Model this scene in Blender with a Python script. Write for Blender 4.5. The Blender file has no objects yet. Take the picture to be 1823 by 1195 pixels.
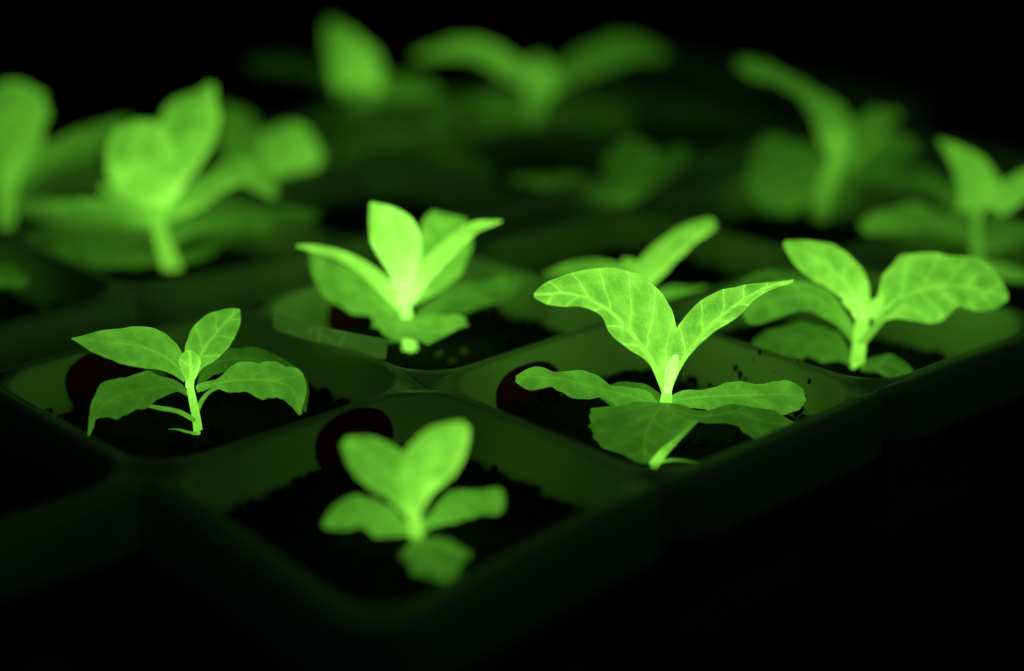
import bpy, math, random
import numpy as np
from mathutils import Vector, Matrix, noise

random.seed(7)
scene = bpy.context.scene
col = scene.collection

# ------------------------------------------------------------------ camera
FPX = 3000.5                      # focal length in photograph pixels (1823 wide)
PITCH, YAW, ROLL = 0.34772, 0.74626, -0.00154
CAM = np.array([-0.12882, -0.16821, 0.11640])
D_ = np.array([math.sin(YAW) * math.cos(PITCH), math.cos(YAW) * math.cos(PITCH), -math.sin(PITCH)])
R_ = np.array([math.cos(YAW), -math.sin(YAW), 0.0])
U_ = np.cross(R_, D_)
c_, s_ = math.cos(ROLL), math.sin(ROLL)
R_, U_ = c_ * R_ + s_ * U_, -s_ * R_ + c_ * U_

cam_data = bpy.data.cameras.new("camera")
cam = bpy.data.objects.new("camera", cam_data)
col.objects.link(cam)
m = Matrix(((R_[0], U_[0], -D_[0], CAM[0]), (R_[1], U_[1], -D_[1], CAM[1]), (R_[2], U_[2], -D_[2], CAM[2]), (0, 0, 0, 1)))
cam.matrix_world = m
cam_data.sensor_fit = 'HORIZONTAL'
cam_data.sensor_width = 36.0
cam_data.lens = 36.0 * FPX / 1823.0
cam_data.clip_start = 0.005
cam_data.clip_end = 50.0
cam_data.dof.use_dof = True
cam_data.dof.focus_distance = 0.3185
cam_data.dof.aperture_fstop = 4.2
cam_data.dof.aperture_blades = 0
scene.camera = cam

# ------------------------------------------------------------------ light: a dark room, the plants glow
world = bpy.data.worlds.new("World")
scene.world = world
world.use_nodes = True
bg = world.node_tree.nodes["Background"]
bg.inputs[0].default_value = (0.55, 0.6, 1.0, 1)
bg.inputs[1].default_value = 0.0009
# very weak green fill lamp, added high overhead to lift cell walls and rims
lamp_data = bpy.data.lights.new("fill_lamp", 'AREA')
lamp_data.shape = 'DISK'
lamp_data.size = 0.9
lamp_data.color = (0.34, 1.0, 0.28)
lamp_data.energy = 0.115
lamp = bpy.data.objects.new("fill_lamp", lamp_data)
lamp.location = (0.15, -0.35, 1.25)
lamp.rotation_euler = (Vector((0.12, 0.08, 0)) - lamp.location).to_track_quat('-Z', 'Y').to_euler()
col.objects.link(lamp)
scene.view_settings.view_transform = 'Standard'
scene.view_settings.look = 'None'
scene.view_settings.exposure = 0.0
scene.view_settings.gamma = 1.0
scene.view_settings.use_curve_mapping = False
scene.cycles.max_bounces = 6
scene.cycles.diffuse_bounces = 4
scene.cycles.use_denoising = True

S = 0.06            # cell pitch
SOIL_Z = -0.009


def ray(px, py):
    return D_ + (px - 911.5) / FPX * R_ - (py - 597.5) / FPX * U_


def at_depth(px, py, t):
    return CAM + t * ray(px, py)


def on_z(px, py, z):
    v = ray(px, py)
    return CAM + (z - CAM[2]) / v[2] * v


# ------------------------------------------------------------------ materials
def new_mat(name):
    mt = bpy.data.materials.new(name)
    mt.use_nodes = True
    nt = mt.node_tree
    nt.nodes.clear()
    return mt, nt


class NB:
    def __init__(s, nt):
        s.nt = nt

    def n(s, t, **kw):
        nd = s.nt.nodes.new(t)
        for k, v in kw.items():
            setattr(nd, k, v)
        return nd

    def put(s, sock, v):
        if hasattr(v, 'is_linked') or hasattr(v, 'links'):
            s.nt.links.new(v, sock)
        else:
            sock.default_value = v

    def m(s, op, a, b=0.0, c=None, clamp=False):
        nd = s.n('ShaderNodeMath', operation=op, use_clamp=clamp)
        s.put(nd.inputs[0], a)
        s.put(nd.inputs[1], b)
        if c is not None:
            s.put(nd.inputs[2], c)
        return nd.outputs[0]

    def smooth(s, v, lo, hi, a=0.0, b=1.0):
        nd = s.n('ShaderNodeMapRange', interpolation_type='SMOOTHSTEP')
        s.put(nd.inputs[0], v)
        nd.inputs[1].default_value = lo
        nd.inputs[2].default_value = hi
        nd.inputs[3].default_value = a
        nd.inputs[4].default_value = b
        return nd.outputs[0]


def glow_output(b, strength, base, rough=0.55, bump=None):
    """living tissue that gives off light: yellow-green, paler where it is strongest"""
    ramp = b.n('ShaderNodeValToRGB')
    e = ramp.color_ramp.elements
    e[0].position = 0.0
    e[0].color = (0.21, 1, 0.05, 1)
    e[1].position = 1.0
    e[1].color = (0.33, 1, 0.19, 1)
    for p, cc in ((0.04, (0.235, 1, 0.056, 1)), (0.17, (0.265, 1, 0.060, 1)), (0.27, (0.31, 1, 0.064, 1)), (0.5, (0.32, 1, 0.095, 1))):
        k = e.new(p)
        k.color = cc
    b.put(ramp.inputs[0], b.m('MULTIPLY', strength, 0.3333))
    em = b.n('ShaderNodeEmission')
    b.put(em.inputs[0], ramp.outputs[0])
    b.put(em.inputs[1], strength)
    pb = b.n('ShaderNodeBsdfPrincipled')
    pb.inputs['Base Color'].default_value = base
    pb.inputs['Roughness'].default_value = rough
    pb.inputs['Specular IOR Level'].default_value = 0.35
    if bump is not None:
        b.put(pb.inputs['Normal'], bump)
    ad = b.n('ShaderNodeAddShader')
    b.put(ad.inputs[0], em.outputs[0])
    b.put(ad.inputs[1], pb.outputs[0])
    out = b.n('ShaderNodeOutputMaterial')
    b.put(out.inputs[0], ad.outputs[0])


def leaf_material():
    mt, nt = new_mat("glowing_leaf")
    b = NB(nt)
    uv = b.n('ShaderNodeUVMap', uv_map="UVMap")
    # slight wander of the veins
    nz = b.n('ShaderNodeTexNoise', noise_dimensions='2D')
    nz.inputs['Scale'].default_value = 2.2
    nz.inputs['Detail'].default_value = 2.0
    b.put(nz.inputs['Vector'], uv.outputs[0])
    vm = b.n('ShaderNodeVectorMath', operation='MULTIPLY_ADD')
    b.put(vm.inputs[0], nz.outputs['Color'])
    vm.inputs[1].default_value = (0.16, 0.05, 0)
    b.put(vm.inputs[2], uv.outputs[0])
    sp = b.n('ShaderNodeSeparateXYZ')
    b.put(sp.inputs[0], vm.outputs[0])
    sp0 = b.n('ShaderNodeSeparateXYZ')
    b.put(sp0.inputs[0], uv.outputs[0])
    u, v = sp.outputs[0], b.m('SUBTRACT', sp.outputs[1], 0.025)
    av = b.m('ABSOLUTE', v)
    rnd = b.n('ShaderNodeAttribute', attribute_name="seed").outputs['Fac']
    side = b.m('MULTIPLY', b.m('SIGN', v), 0.18)
    # side veins
    q = b.m('SUBTRACT', b.m('ADD', b.m('ADD', u, side), rnd), b.m('MULTIPLY', b.m('POWER', b.m('ADD', av, 0.02), 0.85), 0.75))
    fr = b.m('PINGPONG', b.m('DIVIDE', q, 0.50), 0.5)         # 0 on a vein
    vein_w = b.smooth(av, 0.0, 0.8, 0.036, 0.010)
    sv = b.smooth(b.m('DIVIDE', fr, vein_w), 0.6, 1.9, 1.0, 0.0)
    halo = b.smooth(fr, 0.0, 0.4, 0.0, 1.0)
    mid = b.smooth(av, 0.015, 0.045, 1.0, 0.0)
    # fine net of veins
    vo = b.n('ShaderNodeTexVoronoi', voronoi_dimensions='2D', feature='DISTANCE_TO_EDGE')
    vo.inputs['Scale'].default_value = 7.5
    b.put(vo.inputs['Vector'], vm.outputs[0])
    net = b.smooth(vo.outputs['Distance'], 0.02, 0.11, 1.0, 0.0)
    # mottling
    nm = b.n('ShaderNodeTexNoise', noise_dimensions='2D')
    nm.inputs['Scale'].default_value = 2.3
    nm.inputs['Detail'].default_value = 5.0
    nm.inputs['Roughness'].default_value = 0.6
    b.put(nm.inputs['Vector'], uv.outputs[0])
    mot = b.smooth(nm.outputs['Fac'], 0.28, 0.72, 0.78, 1.16)
    ng = b.n('ShaderNodeTexNoise', noise_dimensions='2D')
    ng.inputs['Scale'].default_value = 38.0
    ng.inputs['Detail'].default_value = 2.0
    b.put(ng.inputs['Vector'], uv.outputs[0])
    grain = b.smooth(ng.outputs['Fac'], 0.3, 0.7, 0.94, 1.06)
    spk = b.smooth(ng.outputs['Fac'], 0.74, 0.80, 0.0, 0.5)
    glow = b.n('ShaderNodeAttribute', attribute_name="glow").outputs['Fac']
    vs = b.n('ShaderNodeAttribute', attribute_name="vein").outputs['Fac']
    net_k = b.m('MULTIPLY', b.m('MULTIPLY', net, vs), 0.16)
    lines = b.m('MAXIMUM', b.m('MAXIMUM', b.m('MULTIPLY', sv, 0.75), b.m('MULTIPLY', mid, 0.95)), net_k)
    # between the veins the blade is a little weaker
    body = b.m('SUBTRACT', 1.06, b.m('MULTIPLY', b.m('MULTIPLY', halo, vs), 0.16))
    fac = b.m('ADD', body, b.m('MULTIPLY', lines, b.m('MULTIPLY', vs, 0.62)))
    st = b.m('MULTIPLY', b.m('MULTIPLY', glow, fac), b.m('MULTIPLY', mot, b.m('ADD', grain, b.m('MULTIPLY', spk, vs))))
    bp = b.n('ShaderNodeBump')
    bp.inputs['Strength'].default_value = 0.4
    bp.inputs['Distance'].default_value = 0.0006
    b.put(bp.inputs['Height'], b.m('MULTIPLY', lines, -1.0))
    glow_output(b, st, (0.045, 0.11, 0.025, 1), 0.5, bp.outputs[0])
    return mt


def stem_material():
    mt, nt = new_mat("glowing_stem")
    b = NB(nt)
    tc = b.n('ShaderNodeTexCoord')
    nz = b.n('ShaderNodeTexNoise')
    nz.inputs['Scale'].default_value = 420
    nz.inputs['Detail'].default_value = 4
    b.put(nz.inputs['Vector'], tc.outputs['Object'])
    mo = b.smooth(nz.outputs['Fac'], 0.3, 0.7, 0.82, 1.15)
    glow = b.n('ShaderNodeAttribute', attribute_name="glow").outputs['Fac']
    glow_output(b, b.m('MULTIPLY', glow, mo), (0.06, 0.12, 0.03, 1))
    return mt


def plastic_material():
    mt, nt = new_mat("tray_plastic")
    b = NB(nt)
    tc = b.n('ShaderNodeTexCoord')
    geo = b.n('ShaderNodeNewGeometry')
    nz = b.n('ShaderNodeTexNoise')
    nz.inputs['Scale'].default_value = 60
    nz.inputs['Detail'].default_value = 6
    b.put(nz.inputs['Vector'], geo.outputs['Position'])
    cr = b.n('ShaderNodeValToRGB')
    cr.color_ramp.elements[0].position = 0.3
    cr.color_ramp.elements[0].color = (0.83, 0.86, 0.80, 1)
    cr.color_ramp.elements[1].position = 0.7
    cr.color_ramp.elements[1].color = (0.88, 0.92, 0.86, 1)
    b.put(cr.inputs[0], nz.outputs['Fac'])
    # grime stuck to the walls
    n2 = b.n('ShaderNodeTexNoise')
    n2.inputs['Scale'].default_value = 260
    n2.inputs['Detail'].default_value = 3
    b.put(n2.inputs['Vector'], geo.outputs['Position'])
    dirt = b.smooth(n2.outputs['Fac'], 0.72, 0.80, 0.0, 0.8)
    mx = b.n('ShaderNodeMix', data_type='RGBA')
    b.put(mx.inputs['Factor'], dirt)
    b.put(mx.inputs[6], cr.outputs[0])
    mx.inputs[7].default_value = (0.03, 0.028, 0.02, 1)
    pb = b.n('ShaderNodeBsdfPrincipled')
    b.put(pb.inputs['Base Color'], mx.outputs[2])
    b.put(pb.inputs['Roughness'], b.smooth(nz.outputs['Fac'], 0.3, 0.7, 0.42, 0.6))
    pb.inputs['Specular IOR Level'].default_value = 0.4
    # scratches
    mp = b.n('ShaderNodeMapping')
    mp.inputs['Scale'].default_value = (900, 900, 40)
    b.put(mp.inputs['Vector'], geo.outputs['Position'])
    n3 = b.n('ShaderNodeTexNoise')
    n3.inputs['Scale'].default_value = 1.0
    n3.inputs['Detail'].default_value = 2
    b.put(n3.inputs['Vector'], mp.outputs[0])
    bp = b.n('ShaderNodeBump')
    bp.inputs['Strength'].default_value = 0.12
    bp.inputs['Distance'].default_value = 0.0004
    b.put(bp.inputs['Height'], n3.outputs['Fac'])
    b.put(pb.inputs['Normal'], bp.outputs[0])
    tr = b.n('ShaderNodeBsdfTranslucent')
    tr.inputs[0].default_value = (0.8, 0.76, 0.76, 1)
    ms = b.n('ShaderNodeMixShader')
    ms.inputs[0].default_value = 0.14
    b.put(ms.inputs[1], pb.outputs[0])
    b.put(ms.inputs[2], tr.outputs[0])
    out = b.n('ShaderNodeOutputMaterial')
    b.put(out.inputs[0], ms.outputs[0])
    return mt


def plain_material(name, c0, c1, rough, scale, bump=0.0):
    mt, nt = new_mat(name)
    b = NB(nt)
    geo = b.n('ShaderNodeNewGeometry')
    nz = b.n('ShaderNodeTexNoise')
    nz.inputs['Scale'].default_value = scale
    nz.inputs['Detail'].default_value = 6
    b.put(nz.inputs['Vector'], geo.outputs['Position'])
    cr = b.n('ShaderNodeValToRGB')
    cr.color_ramp.elements[0].position = 0.3
    cr.color_ramp.elements[0].color = (*c0, 1)
    cr.color_ramp.elements[1].position = 0.7
    cr.color_ramp.elements[1].color = (*c1, 1)
    b.put(cr.inputs[0], nz.outputs['Fac'])
    pb = b.n('ShaderNodeBsdfPrincipled')
    b.put(pb.inputs['Base Color'], cr.outputs[0])
    pb.inputs['Roughness'].default_value = rough
    pb.inputs['Specular IOR Level'].default_value = 0.2
    if bump:
        bp = b.n('ShaderNodeBump')
        bp.inputs['Strength'].default_value = bump
        bp.inputs['Distance'].default_value = 0.0005
        b.put(bp.inputs['Height'], nz.outputs['Fac'])
        b.put(pb.inputs['Normal'], bp.outputs[0])
    out = b.n('ShaderNodeOutputMaterial')
    b.put(out.inputs[0], pb.outputs[0])
    return mt


def tag_material(name, c0, c1, through):
    """thin milky plastic that lets the glow through"""
    mt, nt = new_mat(name)
    b = NB(nt)
    geo = b.n('ShaderNodeNewGeometry')
    nz = b.n('ShaderNodeTexNoise')
    nz.inputs['Scale'].default_value = 220
    nz.inputs['Detail'].default_value = 5
    b.put(nz.inputs['Vector'], geo.outputs['Position'])
    cr = b.n('ShaderNodeValToRGB')
    cr.color_ramp.elements[0].position = 0.3
    cr.color_ramp.elements[0].color = (*c0, 1)
    cr.color_ramp.elements[1].position = 0.7
    cr.color_ramp.elements[1].color = (*c1, 1)
    b.put(cr.inputs[0], nz.outputs['Fac'])
    df = b.n('ShaderNodeBsdfPrincipled')
    b.put(df.inputs['Base Color'], cr.outputs[0])
    df.inputs['Roughness'].default_value = 0.45
    tr = b.n('ShaderNodeBsdfTranslucent')
    b.put(tr.inputs[0], cr.outputs[0])
    ms = b.n('ShaderNodeMixShader')
    ms.inputs[0].default_value = through
    b.put(ms.inputs[1], df.outputs[0])
    b.put(ms.inputs[2], tr.outputs[0])
    out = b.n('ShaderNodeOutputMaterial')
    b.put(out.inputs[0], ms.outputs[0])
    return mt


M_LEAF = leaf_material()
M_STEM = stem_material()
M_TRAY = plastic_material()
M_SOIL = plain_material("dark_peat", (0.007, 0.006, 0.005), (0.030, 0.026, 0.020), 0.95, 900, 0.6)
M_BENCH = plain_material("bench_top", (0.012, 0.012, 0.014), (0.022, 0.022, 0.024), 0.6, 40)
M_DISC = plain_material("maroon_rubber", (0.10, 0.0015, 0.0015), (0.14, 0.002, 0.002), 0.7, 300)
M_TAG = tag_material("tag_plastic", (0.72, 0.74, 0.68), (0.82, 0.84, 0.78), 0.96)
M_INK = tag_material("tag_writing", (0.98, 0.99, 0.97), (0.99, 1.0, 0.99), 1.0)
M_PERL = plain_material("perlite", (0.25, 0.25, 0.22), (0.4, 0.4, 0.36), 0.9, 600, 0.5)


# ------------------------------------------------------------------ helpers
def mesh_obj(name, verts, faces, mat, parent=None, origin=(0, 0, 0), smooth=True):
    o3 = np.asarray(origin, float)
    me = bpy.data.meshes.new(name)
    me.from_pydata([tuple(np.asarray(v, float) - o3) for v in verts], [], faces)
    me.materials.append(mat)
    me.update()
    if smooth:
        me.polygons.foreach_set('use_smooth', [True] * len(me.polygons))
    ob = bpy.data.objects.new(name, me)
    col.objects.link(ob)
    if parent is not None:
        ob.parent = parent
    else:
        ob.location = o3
    return ob


def tag(o, label=None, cat=None, group=None, kind=None):
    if label:
        o['label'] = label
    if cat:
        o['category'] = cat
    if group:
        o['group'] = group
    if kind:
        o['kind'] = kind
    return o


def attr(me, name, vals):
    a = me.attributes.new(name, 'FLOAT', 'POINT')
    a.data.foreach_set('value', np.asarray(vals, np.float32))


def interp(ts, vs, t):
    """smooth interpolation through the control values"""
    ts = np.asarray(ts, float)
    vs = np.asarray(vs, float)
    n = len(ts)
    k = int(np.clip(np.searchsorted(ts, t) - 1, 0, n - 2))
    h = ts[k + 1] - ts[k]
    x = (t - ts[k]) / h

    def slope(i):
        if i == 0:
            return (vs[1] - vs[0]) / (ts[1] - ts[0])
        if i == n - 1:
            return (vs[-1] - vs[-2]) / (ts[-1] - ts[-2])
        return (vs[i + 1] - vs[i - 1]) / (ts[i + 1] - ts[i - 1])
    m0, m1 = slope(k) * h, slope(k + 1) * h
    return (2 * x**3 - 3 * x**2 + 1) * vs[k] + (x**3 - 2 * x**2 + x) * m0 + (-2 * x**3 + 3 * x**2) * vs[k + 1] + (x**3 - x**2) * m1


def path(pts, n):
    """pts (x, y, cm of depth); resampled evenly along the drawn curve"""
    p = np.array([list(q) + [0.0] * (3 - len(q)) for q in pts], float)
    d = np.r_[0, np.cumsum(np.maximum(np.linalg.norm(np.diff(p[:, :2], axis=0), axis=1), 1e-3))]
    d /= d[-1]
    fine = np.linspace(0, 1, 200)
    fp = np.array([[interp(d, p[:, k], t) for k in range(3)] for t in fine])
    dd = np.r_[0, np.cumsum(np.linalg.norm(np.diff(fp[:, :2], axis=0), axis=1))]
    dd /= dd[-1]
    tt = np.linspace(0, 1, n)
    return np.stack([np.interp(tt, dd, fp[:, k]) for k in range(3)], -1)


def tube(name, plant, pts, rad, glow, parent=None, n=16, sides=12):
    """round tapering stem through drawn points; rad in pixels"""
    P = path(pts, n)
    depth = plant['depth'] + P[:, 2] * 0.01
    X = np.array([at_depth(x, y, t) for (x, y, _), t in zip(P, depth)])
    rr = np.interp(np.linspace(0, 1, n), np.linspace(0, 1, len(rad)), rad) * depth / FPX
    gl = np.interp(np.linspace(0, 1, n), np.linspace(0, 1, len(glow)), glow)
    T = np.gradient(X, axis=0)
    T /= np.linalg.norm(T, axis=1)[:, None]
    vs, fs, g = [], [], []
    ph = random.random() * 6
    for k in range(n):
        a = np.cross(T[k], D_)
        a /= np.linalg.norm(a) + 1e-9
        bb = np.cross(T[k], a)
        for s in range(sides):
            an = 2 * math.pi * s / sides
            q = rr[k] * (1 + 0.07 * math.sin(3 * an + ph + k * .4))
            vs.append(X[k] + q * (math.cos(an) * a + math.sin(an) * bb))
            g.append(gl[k])
    for k in range(n - 1):
        for s in range(sides):
            s2 = (s + 1) % sides
            fs.append((k * sides + s, k * sides + s2, (k + 1) * sides + s2, (k + 1) * sides + s))
    for k, sg in ((0, -1), (n - 1, 1)):
        vs.append(X[k] + sg * T[k] * rr[k] * .7)
        g.append(gl[k])
        c = len(vs) - 1
        for s in range(sides):
            s2 = (s + 1) % sides
            fs.append((k * sides + s, k * sides + s2, c))
    ob = mesh_obj(name, vs, fs, M_STEM, parent or plant['root'], plant['base'])
    attr(ob.data, 'glow', g)
    return ob


LEAF_N = 0


def leaf(plant, mid, widths, glow, a=0.0, lift=0.0, wave=0.0, freq=9.0, vein=0.5, base=1.4, rib=0.0, tip=0.76,
         nu=34, nv=14, pet=None, label=None, cupd=0.0, nd=None, rough=0.04):
    """mid: drawn midrib, base to tip (x, y, cm of depth); widths: (t, left px, right px) as drawn;
    a: degrees by which the left half swings away from the viewer; lift: px by which edges curl up;
    wave: px of ripple at the edge; base / tip: glow factors at the foot and the point"""
    global LEAF_N
    LEAF_N += 1
    if vein <= .1 and rough == .04:
        rough = .13
    rng = random.Random(LEAF_N * 13 + 5)
    P = path(mid, nu)
    depth = plant['depth'] + P[:, 2] * 0.01
    tw = [w[0] for w in widths]
    ca, sa = math.cos(math.radians(a)), math.sin(math.radians(a))
    tx = np.gradient(P[:, 0])
    ty = np.gradient(P[:, 1])
    # steadier direction along the leaf
    ker = np.ones(7) / 7
    tx = np.convolve(np.pad(tx, 3, mode='edge'), ker, 'valid')
    ty = np.convolve(np.pad(ty, 3, mode='edge'), ker, 'valid')
    ln = np.hypot(tx, ty)
    tx, ty = tx / ln, ty / ln
    ph = rng.random() * 6.28
    ph2 = rng.random() * 6.28
    X0 = np.array([at_depth(P[k, 0], P[k, 1], depth[k]) for k in range(nu)])
    arc = np.r_[0, np.cumsum(np.linalg.norm(np.diff(X0, axis=0), axis=1))]
    vs, uv, g = [], [], []
    for k in range(nu):
        t = k / (nu - 1)
        sc = depth[k] / FPX
        nx_, ny_ = (ty[k], -tx[k]) if nd is None else (nd[0] / math.hypot(*nd), nd[1] / math.hypot(*nd))
        wd = (nx_ * R_ - ny_ * U_) * ca + D_ * sa      # image left normal (ty,-tx), y down
        nrm = np.cross(X0[min(k + 1, nu - 1)] - X0[max(k - 1, 0)], wd)
        nrm /= np.linalg.norm(nrm) + 1e-12
        if nrm[2] < 0:
            nrm = -nrm
        wl = max(interp(tw, [w[1] for w in widths], t), 0.6) * sc / ca
        wr = max(interp(tw, [w[2] for w in widths], t), 0.6) * sc / ca
        for j in range(nv + 1):
            v = 2 * j / nv - 1
            s = -1 if v < 0 else 1
            w = wl if v > 0 else wr
            q = abs(v)
            # slightly uneven outline
            out = 1 + rough * q * q * (1.6 * noise.noise(Vector((t * 5.5, s * 3.3, LEAF_N * 1.7))) + 1.2 * noise.noise(Vector((t * 15, s * 5.1, LEAF_N * 2.3))))
            p = X0[k] + wd * (s * w * q * out)
            p = p + np.array([0, 0, 1.0]) * (lift * sc * q * q) + D_ * (cupd * 0.01 * q * q)
            if wave:
                p = p + nrm * (wave * sc * q * q * math.sin(freq * t * 2 + ph + s * 1.1))
                # quilting between the side veins
                p = p + nrm * (wave * 0.12 * sc * math.sin(arc[k] / 0.0021 - q * 3 + s) * math.sin(q * math.pi))
            if p[2] < SOIL_Z + 0.0011:                       # lies on the soil
                p = CAM + (p - CAM) * ((SOIL_Z + 0.0011 - CAM[2]) / (p[2] - CAM[2]))
            vs.append(p)
            uv.append((arc[k] * 100, s * w * q * 100))
            fb = 1 + (base - 1) * math.exp(-t / 0.16) + (tip - 1) * t * t
            edge = 1 + (0.08 + 0.2 * max(0.0, vein - .5)) * (q ** 8)
            g.append(glow * fb * edge * (1.0 - (0.32 if vein <= .15 else 0.12) * s * q * math.sin(ph)) * (1 + (0.3 if vein <= .15 else 0.0) * noise.noise(Vector((t * 3.2, v * 1.6, LEAF_N * 1.9)))))
    fs = []
    n1 = nv + 1
    for k in range(nu - 1):
        for j in range(nv):
            fs.append((k * n1 + j, k * n1 + j + 1, (k + 1) * n1 + j + 1, (k + 1) * n1 + j))
    ob = mesh_obj('leaf', vs, fs, M_LEAF, plant['root'], plant['base'])
    me = ob.data
    attr(me, 'glow', g)
    attr(me, 'vein', [vein] * len(vs))
    attr(me, 'seed', [rng.random() * 0.4] * len(vs))
    ul = me.uv_layers.new(name="UVMap")
    for lp in me.loops:
        ul.data[lp.index].uv = uv[lp.vertex_index]
    so = ob.modifiers.new('thickness', 'SOLIDIFY')
    so.thickness = 0.0003
    so.offset = 0.0
    if label:
        ob['label'] = label
    if rib:
        n = 14
        mp = [(P[k, 0], P[k, 1], P[k, 2] - 0.012) for k in range(0, int(nu * .9), 3)]
        tube('midrib', plant, mp, [rib, rib * .75, rib * .5, rib * .22], [glow * base * 1.18, glow * 1.35, glow * 1.3, glow * 1.1], parent=ob, n=n, sides=8)
    return ob


def plant(name, base_px, label, group=None):
    b = on_z(base_px[0], base_px[1], SOIL_Z)
    b_root = b + np.array([0, 0, -0.001])
    e = bpy.data.objects.new(name, None)
    e.empty_display_size = 0.01
    e.location = b_root
    col.objects.link(e)
    tag(e, label, 'plant', group or 'glowing seedlings in the trays')
    return dict(root=e, base=b_root, depth=float((b - CAM) @ D_))


# ------------------------------------------------------------------ bench
BZ = -0.047
nb = 24
bv, bf = [], []
for i in range(nb + 1):
    for j in range(nb + 1):
        x, y = -1.2 + 3.4 * i / nb, -1.2 + 3.4 * j / nb
        bv.append((x, y, BZ))
for i in range(nb):
    for j in range(nb):
        bf.append((i * (nb + 1) + j, (i + 1) * (nb + 1) + j, (i + 1) * (nb + 1) + j + 1, i * (nb + 1) + j + 1))
bench = mesh_obj('bench_top', bv, bf, M_BENCH)
tag(bench, 'dark bench top beneath the seedling trays', kind='structure')


# ------------------------------------------------------------------ trays
def rsq(half, rad, n=12):
    """rounded square, counter-clockwise, 4*(n+1)+... points"""
    pts = []
    for q, (sx, sy) in enumerate(((1, 1), (-1, 1), (-1, -1), (1, -1))):
        cx, cy = sx * (half - rad), sy * (half - rad)
        for k in range(n + 1):
            an = math.pi / 2 * (q + k / n)
            pts.append((cx + rad * math.cos(an), cy + rad * math.sin(an)))
        # straight run to the next corner
        nx, ny = [(-1, 1), (-1, -1), (1, -1), (1, 1)][q]
        ex, ey = nx * (half - rad), ny * (half - rad)
        an = math.pi / 2 * (q + 1)
        p1 = (ex + rad * math.cos(an), ey + rad * math.sin(an))
        p0 = pts[-1]
        for k in range(1, 6):
            pts.append((p0[0] + (p1[0] - p0[0]) * k / 6, p0[1] + (p1[1] - p0[1]) * k / 6))
    return pts


def warp(x, y):
    sag = 0.0045 * math.exp(-(x * x + y * y) / 0.034 ** 2)       # the free corner of the tray hangs a little
    return 0.0005 * math.sin(x * 38 + 1) * math.cos(y * 31) - sag - 0.0022 * min(1.0, max(0.0, (x - 0.115) / 0.05)) ** 2 * math.exp(-max(y, 0) / 0.03)


H = S / 2
PROFILE = [(H * .968, 0.0105, 0.0), (H * .953, 0.0105, -0.0003), (H * .941, 0.0105, -0.0011), (H * .932, 0.0103, -0.003),
           (H * .88, 0.0095, -0.011), (H * .82, 0.0085, -0.025), (H * .745, 0.007, -0.0445), (H * .70, 0.006, -0.0458)]


def wall_half(z):
    zs = [-p[2] for p in PROFILE]
    return float(np.interp(-z, zs, [p[0] for p in PROFILE]))


def dip(x, y):
    """where four cells meet the sheet sinks into a shallow hollow"""
    r = math.hypot(H - abs(x), H - abs(y))
    return -0.0013 * (1 - (r / 0.0062) ** 2) ** 2 if r < 0.0062 else 0.0


def make_tray(origin, cells, rot=0.0, label='', nm='seedling_tray'):
    ca, sa = math.cos(rot), math.sin(rot)
    root = bpy.data.objects.new(nm, None)
    root.empty_display_size = 0.02
    root.location = (origin[0], origin[1], BZ)
    root.rotation_euler = (0, 0, rot)
    col.objects.link(root)
    tag(root, label, 'tray', 'seedling trays on the bench')
    wp = (lambda x, y: warp(x, y)) if origin[1] == 0.0 else (lambda x, y: 0.0005 * math.sin(x * 33 + 2) * math.cos(y * 29))
    for (ci, cj) in cells:
        ox, oy = (ci + .5) * S, (cj + .5) * S
        vs, fs = [], []
        first = rsq(PROFILE[0][0], PROFILE[0][1])
        n = len(first)
        for (x, y) in first:                       # square edge shared with the neighbours
            k = H / max(abs(x), abs(y))
            vs.append((ox + x * k, oy + y * k, dip(x * k, y * k)))
        for w in (.25, .6):
            for (x, y) in first:
                k = (H / max(abs(x), abs(y))) * (1 - w) + w
                vs.append((ox + x * k, oy + y * k, dip(x * k, y * k)))
        for (h, r, z) in PROFILE:
            for (x, y) in rsq(h, r):
                vs.append((ox + x, oy + y, z))
        nr = len(PROFILE) + 3
        for k in range(nr - 1):
            for s in range(n):
                s2 = (s + 1) % n
                fs.append((k * n + s, k * n + s2, (k + 1) * n + s2, (k + 1) * n + s))
        fs.append(tuple((nr - 1) * n + s for s in range(n)))
        vs = [(x, y, z + wp(x, y) - BZ) for x, y, z in vs]
        c = mesh_obj('cell', vs, fs, M_TRAY, root)
        so = c.modifiers.new('thickness', 'SOLIDIFY')
        so.thickness = 0.0007
        so.offset = -1.0
    # outer skirt along every free edge
    cs = set(cells)
    for (ci, cj) in cells:
        for (dx, dy) in ((0, -1), (1, 0), (0, 1), (-1, 0)):
            if (ci + dx, cj + dy) in cs:
                continue
            ox, oy = (ci + .5) * S, (cj + .5) * S
            px, py = -dy, dx
            N = 28
            prof = [(0.0, 0.0, 0.0), (0.45, 0.0, 0.0001), (0.85, 0.0, -0.0005), (1.0, 0.0003, -0.0017), (1.0, 0.0022, -0.0098), (1.0, 0.0026, -0.0106), (1.0, 0.0018, -0.0108), (1.0, -0.0002, -0.0016)]
            vs, fs = [], []
            for k in range(N + 1):
                s = -H + S * k / N
                x = min(1.0, (H - abs(s)) / 0.009)
                o = 0.0034 * math.sqrt(max(0.0, 1 - (1 - x) ** 2))
                for (f, ad, z) in prof:
                    d = H + o * f + ad * (0.35 + 0.65 * x)
                    X, Y = ox + dx * d + px * s, oy + dy * d + py * s
                    vs.append((X, Y, z + wp(X, Y) - BZ))
            m_ = len(prof)
            for k in range(N):
                for q in range(m_ - 1):
                    fs.append((k * m_ + q, (k + 1) * m_ + q, (k + 1) * m_ + q + 1, k * m_ + q + 1))
            mesh_obj('rim_skirt', vs, fs, M_TRAY, root)
    return root


def to_tray(root, x, y):
    return root.matrix_world @ Vector((x, y, 0))


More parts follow.
